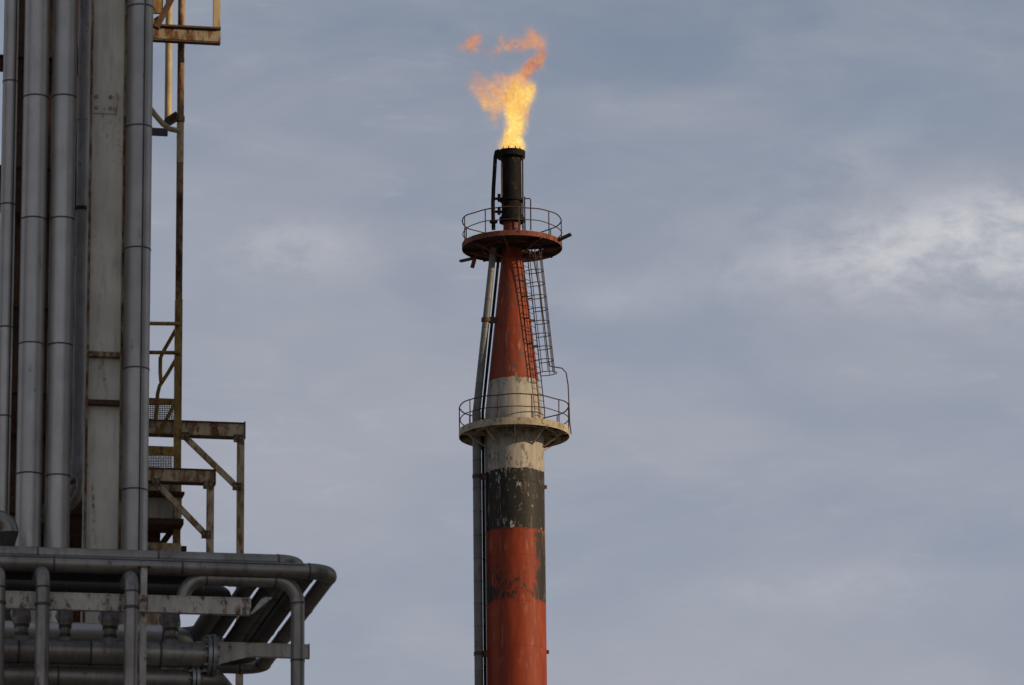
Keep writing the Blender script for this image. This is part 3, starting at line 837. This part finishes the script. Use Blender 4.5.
for (x0, y0, x1, y1) in ((128, 403, 173, 420), (128, 454, 172, 468)):
    gr = MB()
    for i in range(27):
        x_ = x0 + (x1 - x0) * i / 26
        gr.bar(QP(x_, y0, V + .9), QP(x_ + .01, y1, V + .9), .012, .016)
    for i in range(10):
        y_ = y0 + (y1 - y0) * i / 9
        gr.bar(QP(x0, y_, V + .9), QP(x1, y_, V + .9), .012, .016)
    th.part('mesh_panel', gr, M['iron'])
# small curved brace and bracket half way up
qt(th, 'brace', [(140, 97), (150, 108), (156, 116), (163, 124), (170, 129), (180, 131)], 5.6, M['cream'], V - .25)
qb(th, 'bracket', (166, 123), (177, 116), 7, M['rust_dark'], V + .4, .3)
qbox(th, 'bracket', 128, 128, 168, 135, M['strap'], V + .5, .1)

# upper landing seen at the top edge
u0 = Q(222.5, 34, V - .5)[0]
th = Thing('landing', 'rusted channel landing with a railing post jutting out at the top', 'landing', QP(150, 33, V - .5))
b_ = qbox(th, 'channel_beam', 118, 28.5, 222, 39.5, M['rust_edge'], V - .5, .05)
c_ = QP(170, 28, V - .5); w_ = 104 / PM(V - .5)
th.part('channel_flange', MB().box((c_.x, V - .42, c_.z + .03), (w_, .34, .04)), M['rust_dark'], b_)
th.part('channel_flange', MB().box((c_.x, V - .45, QP(170, 40.5, V - .5).z), (w_, .16, .03)), M['rust_dark'], b_)
up_ = Q(216.6, 20, V - .3)[0]
th.part('rail_post', MB().box((up_, V - .3, (ZTOP + c_.z) / 2), (7 / PM(V), .12, ZTOP - c_.z)), M['cream'])
qb(th, 'brace', (174, -6), (156, 28), 6, M['rust_dark'], V - .75, .16)
qbox(th, 'gusset', 152, -8, 163, 14, M['yellow'], V + .2, .08)
qb(th, 'brace', (150, 24), (162, 17), 5, M['yellow'], V + .3, .1)

# two cantilever frames
def frame(label, xb0, xb1, yt, yb, xp, wp, br, vv):
    th = Thing('cantilever_frame', label, 'steel frame', (Q(xp, yb + 30, vv)[0], vv, 0), group='rusted cantilever frames')
    c = QP((xb0 + xb1) / 2, (yt + yb) / 2, vv); k = PM(vv)
    bm = th.part('beam', MB().box(c, ((xb1 - xb0) / k, .035, (yb - yt) / k / math.cos(PITCH) - .06)), M['rust_beam'])
    hz = (yb - yt) / k / math.cos(PITCH)
    for s_ in (-1, 1):
        th.part('beam_flange', MB().box(c + Vector((0, .06, s_ * (hz / 2 - .015))), ((xb1 - xb0) / k, .20, .03)), M['rust_dark'], bm)
    u_ = Q(xp, yb + 40, vv)[0]; zt_ = c.z - hz / 2
    th.part('post', MB().box((u_, vv + .02, zt_ / 2), (wp / k, .16, zt_)), M['rust_beam'])
    th.part('end_plate', MB().box((c.x + (xb1 - xb0) / k / 2 + .01, vv + .05, c.z), (.03, .24, hz + .03)), M['rust_edge'])
    a, b = br
    qb(th, 'brace', a, b, 5.4, M['rust_beam'], vv + .03, .1)
    for (x_, y_, dx, dy) in ((a[0], a[1], 5, 4), (b[0], b[1], -4, -5), (xp, yb, -5, 5)):
        g_ = QP(x_ + dx * .5, y_ + dy * .5, vv - .08)
        gp = th.part('gusset_plate', MB().box(g_, (.19, .016, .17)), M['rust_edge'])
        for bx_ in (-.05, .05):
            th.part('bolt', MB().tube([g_ + Vector((bx_, -.005, 0)), g_ + Vector((bx_, -.045, 0))], .022, 6), M['bolt'], gp)
    return th
frame('larger rusted cantilever frame with long post right of the stair tower', 112, 244.5, 420.5, 436, 240.6, 6.8, ((182, 434), (239, 489)), V + .6)
frame('smaller rusted cantilever frame below the larger one', 110, 214.5, 468, 482.5, 210.2, 6.8, ((153, 480), (208, 537)), V - .9)

# rusty housing at the foot of the stair
th = Thing('duct_housing', 'rusty panelled housing with beige side at the foot of the stair tower', 'housing', QP(160, 552, V + .1))
qbox(th, 'rust_panel', 118, 484, 180, 497, M['rust_beam'], V + .1, .5)
qbox(th, 'side_panel', 118, 498, 172, 522, M['beige'], V + .15, .5)
qbox(th, 'corner_strip', 172.3, 498, 180, 522, M['rust_beam'], V + .1, .6)
qbox(th, 'shelf', 118, 522.5, 181, 528, M['rust_dark'], V - .05, .9)
qbox(th, 'shelf', 118, 495.5, 182, 498, M['rust_dark'], V - .05, .9)
qb(th, 'brace', (162, 544), (175, 526), 6, M['rust_dark'], V + .2, .1)
qbox(th, 'back_panel', 118, 528, 160, 544, M['rust_dark'], V + .5, .1)
qbox(th, 'foot_beam', 118, 544, 180, 556, M['rust_beam'], V + .05, .3)
qbox(th, 'bracket', 181, 547, 186, 556, M['rust_dark'], V + .05, .2)
th.part('pedestal', MB().box(((Q(118, 560, V)[0] + Q(180, 560, V)[0]) / 2, V + .2, QP(150, 556, V).z / 2), (1.0, .25, QP(150, 556, V).z)), M['rust_beam'])

# ---------------------------------------------------------------- pipe rack: expansion loops
def loop(label, yat, x_end, wpx, v0, v1, mat, bend, length=2.3, xref=100, ue=None):
    """runs along the rack, turns back, and returns: a flat U seen from below"""
    z_ = Q(xref, yat, v0)[1]
    if ue is None: ue = Q(x_end, yat + (x_end - xref) * .03, v0)[0] - wpx / 2 / PM(v0)
    r_ = wpx / 2 / PM(v0)
    uL_ = -5.5
    th = Thing('loop_pipe', label, 'pipe', (0, v0, z_), group='expansion loop pipes')
    pipe_run(th, [(uL_, v0, z_), (ue, v0, z_), (ue, v1, z_), (uL_, v1, z_)], r_, bend, mat, M['strap'], length)
    return th, z_, ue
L1, z1, ue1 = loop('outermost grey loop pipe along the rack top, bending back at the far right', 563.8, 340, 15.8, 0.0, 9.0, M['pipe'], .42, 2.4, 60)
L2, z2, ue2 = loop('grey loop pipe just behind and above the outermost one', 555, 307, 14.5, .62, 8.3, M['pipe'], .40, 2.2, 60)
L1.part('lap_seam', MB().bar((-5.5, -.115, z1 + .085), (ue1 - .5, -.115, z1 + .085), .012, .022), M['strap'])
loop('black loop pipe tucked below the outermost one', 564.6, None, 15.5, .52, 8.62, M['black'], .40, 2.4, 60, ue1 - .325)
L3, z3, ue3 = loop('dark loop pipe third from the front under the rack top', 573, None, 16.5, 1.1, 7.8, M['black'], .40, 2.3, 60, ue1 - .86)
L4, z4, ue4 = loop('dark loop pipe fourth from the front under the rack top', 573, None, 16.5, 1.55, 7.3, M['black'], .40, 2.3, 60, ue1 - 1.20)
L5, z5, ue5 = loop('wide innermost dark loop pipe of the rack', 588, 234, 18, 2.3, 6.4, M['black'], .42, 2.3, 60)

# pipe that rises behind the pale beam, runs right and drops down in front
v = .12
th = Thing('drop_pipe', 'grey pipe running right below the rack top then bending straight down', 'pipe', (Q(297, 660, v)[0], v, 0))
r_ = 6.9 / PM(v)
zS = Q(240, 579.5, v)[1]
uSl, uSr = Q(183, 590, v)[0], Q(297.6, 640, v)[0]
pipe_run(th, [(uSl, v, Q(183, 605, v)[1]), (uSl, v, zS), (uSr, v, zS), (uSr, v, 0)], r_, .40, M['pipe'], M['strap'], 1.0)

# three drop legs with elbows in front
for (px_, yt, lb) in ((-2.6, 563.5, 'leftmost grey drop pipe cut by the left edge of the picture'), (42, 563.5, 'grey elbowed drop pipe in front of the pale rack beam, left of the pair'), (131, 568, 'grey elbowed drop pipe in front of the pale beam beside the short rusty post')):
    v = -.62
    r_ = 7.0 / PM(v)
    u = Q(px_, 640, v)[0]
    zt_ = Q(px_, yt, v)[1] - r_
    th = Thing('drop_pipe', lb, 'pipe', (u, v, 0), group='elbowed drop pipes')
    zc_ = Q(px_ if px_ > 0 else 2, 603 + px_ * .035, v)[1]
    th.part('clamp', band((u, v, zc_), (0, 0, 1), r_, .05, .016), M['strap'])
    th.part('clamp_lug', MB().box((u, v + r_ + .07, zc_), (.06, .16, .05)), M['strap'])
    pipe_run(th, [(u - .01, .12, zt_), (u, v, zt_), (u, v, 0)], r_, .30, M['pipe'], M['strap'], 6.0)

# pale rack beam and its stub post
v = -.3
zT = Q(100, 602, v)[1]; hT = 15.5 / PM(v)
u0, u1 = -5.5, Q(251, 608, v)[0]
th = Thing('rack_beam', 'pale grey flaking steel beam across the front of the pipe rack', 'beam', ((u0 + u1) / 2, v, zT))
th.part('web', MB().box(((u0 + u1) / 2, v, zT), (u1 - u0, .02, hT - .03)), M['palebeam'])
for s_ in (-1, 1):
    th.part('flange', MB().box(((u0 + u1) / 2, v + .06, zT + s_ * (hT / 2)), (u1 - u0, .15, .026)), M['palebeam'])
th.part('end_gusset', MB().add([Vector((u1 - .02, v + .02, zT - hT / 2)), Vector((u1 + .02, v + .02, zT - hT / 2)), Vector((u1 + .48, v + .7, zT + hT / 2 + .18)), Vector((u1 + .30, v + .7, zT + hT / 2 + .18)), Vector((u1 - .02, v + .06, zT - hT / 2)), Vector((u1 + .02, v + .06, zT - hT / 2)), Vector((u1 + .48, v + .74, zT + hT / 2 + .18)), Vector((u1 + .30, v + .74, zT + hT / 2 + .18))], [(0, 1, 2, 3), (7, 6, 5, 4), (0, 4, 5, 1), (1, 5, 6, 2), (2, 6, 7, 3), (3, 7, 4, 0)]), M['palebeam'])

v = -.14
us = Q(143, 640, v)[0]
th = Thing('rack_post', 'short rusty beige post rising behind the pale beam', 'post', (us, v, 0))
zp = Q(143, 568, v)[1]
th.part('web', MB().box((us, v, zp / 2), (.02, .10, zp)), M['palebeam'])
for s_ in (-1, 1):
    th.part('flange', MB().box((us, v + s_ * .055, zp / 2), (.11, .012, zp)), M['palebeam'])
th.part('cap_plate', MB().box((us, v + .05, zp + .01), (.22, .3, .02)), M['rust_edge'])

# header pipe with tee branches, ending in a bolted flange
v = .62
rW = 12.6 / PM(v)
zW = Q(100, 652.5, v)[1]
uW = Q(206, 655, v)[0]
th = Thing('header_pipe', 'thick grey header pipe with upright branches ending in a bolted flange', 'pipe', (uW, v, zW))
cutu = [-5.5] + [Q(x_, 652, v)[0] for x_ in (-70, 18, 90, 160)] + [uW]
for i, (a, b) in enumerate(zip(cutu, cutu[1:])):
    th.part('pipe_section', MB().tube([(a, v, zW), (b, v, zW)], rW, 32), M['pipe'])
    if i: th.part('strap', band((a, v, zW), (1, 0, 0), rW, .04, .008, 32), M['strap'])
for k in range(2):
    uu = uW + .04 + k * .085
    f_ = th.part('flange', MB().tube([(uu - .032, v, zW), (uu + .032, v, zW)], rW * 1.62 if not k else rW * 1.66, 36), M['flange'])
for k in range(12):
    a = 2 * math.pi * k / 12 + .2
    p = Vector((uW - .06, v + math.cos(a) * rW * 1.38, zW + math.sin(a) * rW * 1.38))
    th.part('bolt', MB().tube([p, p + Vector((.28, 0, 0))], .026, 6), M['bolt'])
th.part('blind_cap', MB().tube([(uW + .155, v, zW), (uW + .20, v, zW)], rW * 1.1, 30), M['flange'])
for px_, w in ((21.5, 13), (65, 10.5), (110, 13), (171, 13)):
    uu = Q(px_, 640, v)[0]; rb_ = w / 2 / PM(v)
    br = th.part('branch', MB().tube([(uu, v, zW), (uu, v, zW + rW * .92), (uu, v, zW + rW * 1.12), (uu, v, zW + rW * 1.9), (uu, v, zW + rW * 2.3), (uu, v, zT - .16), (uu, v + .12, zT - .02), (uu, v + .3, zT + .03), (uu, v + .5, zT + .03)], [rb_ * 1.7, rb_ * 1.6, rb_ * 1.05, rb_] + [rb_ * 1.45] * 5, 24), M['pipe'])
    th.part('strap', band((uu, v, zW + rW * 1.3), (0, 0, 1), rb_, .05, .012), M['strap'], br)
    th.part('strap', band((uu, v, zW + rW * 1.95), (0, 0, 1), rb_, .05, .02), M['strap'], br)

# grey cross pipe behind the header
v = 4.0
r_ = 10 / PM(v); z_ = Q(90, 633, v)[1]
th = Thing('cross_pipe', 'grey pipe seen in the gaps behind the thick header', 'pipe', (0, v, z_))
pipe_run(th, [(-5.5, v, z_), (Q(186, 635, v)[0], v, z_), (Q(186, 635, v)[0], v + 3, z_ - .3)], r_, .45, M['clad_warm'], M['strap'], 2.5)
v = .75
z_ = Q(90, 678, v)[1]; r_ = 10.5 / PM(v)
th = Thing('return_pipe', 'dark pipe with small flange at the bottom edge below the header', 'pipe', (0, v, z_))
uu = Q(190, 683, v)[0]
pipe_run(th, [(-5.5, v, z_), (uu, v, z_)], r_, .4, M['pipe'], M['strap'], 2.0)
for k in range(2):
    th.part('flange', MB().tube([(uu + .02 + k * .075, v, z_), (uu + .075 + k * .075, v, z_)], r_ * 1.45, 30), M['flange'])
for k in range(10):
    a = 2 * math.pi * k / 10
    p = Vector((uu - .04, v + math.cos(a) * r_ * 1.25, z_ + math.sin(a) * r_ * 1.25))
    th.part('bolt', MB().tube([p, p + Vector((.25, 0, 0))], .022, 6), M['bolt'])
th.part('pipe_section', MB().tube([(uu + .15, v, z_), (uu + .5, v, z_), (uu + .7, v + .3, z_ - .1), (uu + .7, v + .4, 0)], r_ * .9, 24), M['pipe'])

# beige cantilever beam under the loops
v = .95
zB = Q(264, 650, v)[1]; hB = 12.5 / PM(v)
u0, u1 = Q(196, 650, v)[0], Q(308.5, 650, v)[0]
th = Thing('bracket_beam', 'beige cantilever beam carrying the loop pipes at the right', 'beam', (u0, v, zB))
th.part('web', MB().box(((u0 + u1) / 2, v, zB), (u1 - u0, .02, hB - .02)), M['beige'])
for s_ in (-1, 1):
    th.part('flange', MB().box(((u0 + u1) / 2, v + .05, zB + s_ * hB / 2), (u1 - u0, .14, .02)), M['beige'])
th.part('end_plate', MB().box((u1 + .008, v + .04, zB), (.016, .16, hB + .04)), M['rust_edge'])
th.part('gusset', MB().bar((u0 + .35, v - .02, zB - hB * 1.0), (u0 + 1.0, v - .02, zB - hB * .2), .02, .14), M['beige'])
for vv_ in (3.2, 5.6):
    pass

# trestles that carry the rack, just below the picture
for k, (px_, lb) in enumerate(((-30, 'steel trestle below the rack beyond the left edge'), (150, 'steel trestle below the rack under the bottom edge'))):
    uu = Q(px_, 640, 3.0)[0]
    th = Thing('rack_trestle', lb, 'trestle', (uu, 3.0, 0), group='rack trestles')
    zt_ = zW - 2.6
    for vv_ in (1.3, 8.4):
        th.part('leg', MB().box((uu, vv_, zt_ / 2), (.26, .26, zt_)), M['beige'])
    th.part('sleeper', MB().box((uu, 4.6, zt_ + .12), (.22, 9.4, .22)), M['beige'])

# round-ended insulated elbow at the far left
v = 9.9
r_ = 10.3 / PM(v)
pe = [QP(-30, 519, v), QP(8.5, 519, v)]
th = Thing('insulated_elbow', 'rounded grey insulated elbow poking in at the left edge above the rack', 'pipe elbow', (pe[1].x, v, 0))
for kind, pts in fillet([pe[0], (pe[1].x, v, pe[0].z), (pe[1].x, v, 0)], r_ * 1.25, 14):
    if kind == 's':
        if abs(pts[0].z - pts[1].z) > 1:
            th.part('reducer', MB().tube([pts[0], pts[0] - Vector((.05, 0, .45)), pts[0] - Vector((.05, 0, .5)), Vector((pts[1].x - .05, v, 0))], [r_ * .97, r_ * .55, r_ * .5, r_ * .5], 28), M['black'])
        else:
            th.part('pipe_section', MB().tube(pts, r_ * .97, 28), M['pipe'])
    else:
        th.part('elbow', MB().tube(pts, r_, 28), M['pipe'])
        for q in (4, 7, 10):
            th.part('strap', band(pts[q], pts[q + 1] - pts[q - 1], r_, .012, .003, 28), M['pipe'])

# tall unseen column added on the left to block sky light from the pipes
u, v = -9.6, 9.0
th = Thing('sky_block_column', 'tall clad column added unseen on the left to block sky light', 'light blocker', (u, v, 0))
for k in range(10):
    th.part('shell_course', MB().tube([(u, v, k * 4.2), (u, v, k * 4.2 + 4.19)], 2.6 + .004 * (k % 2), 48), M['clad'])
th.part('dome', MB().tube([(u, v, 42), (u, v, 42.6), (u, v, 43.1), (u, v, 43.4)], [2.6, 2.4, 1.7, .5], 48), M['clad'])
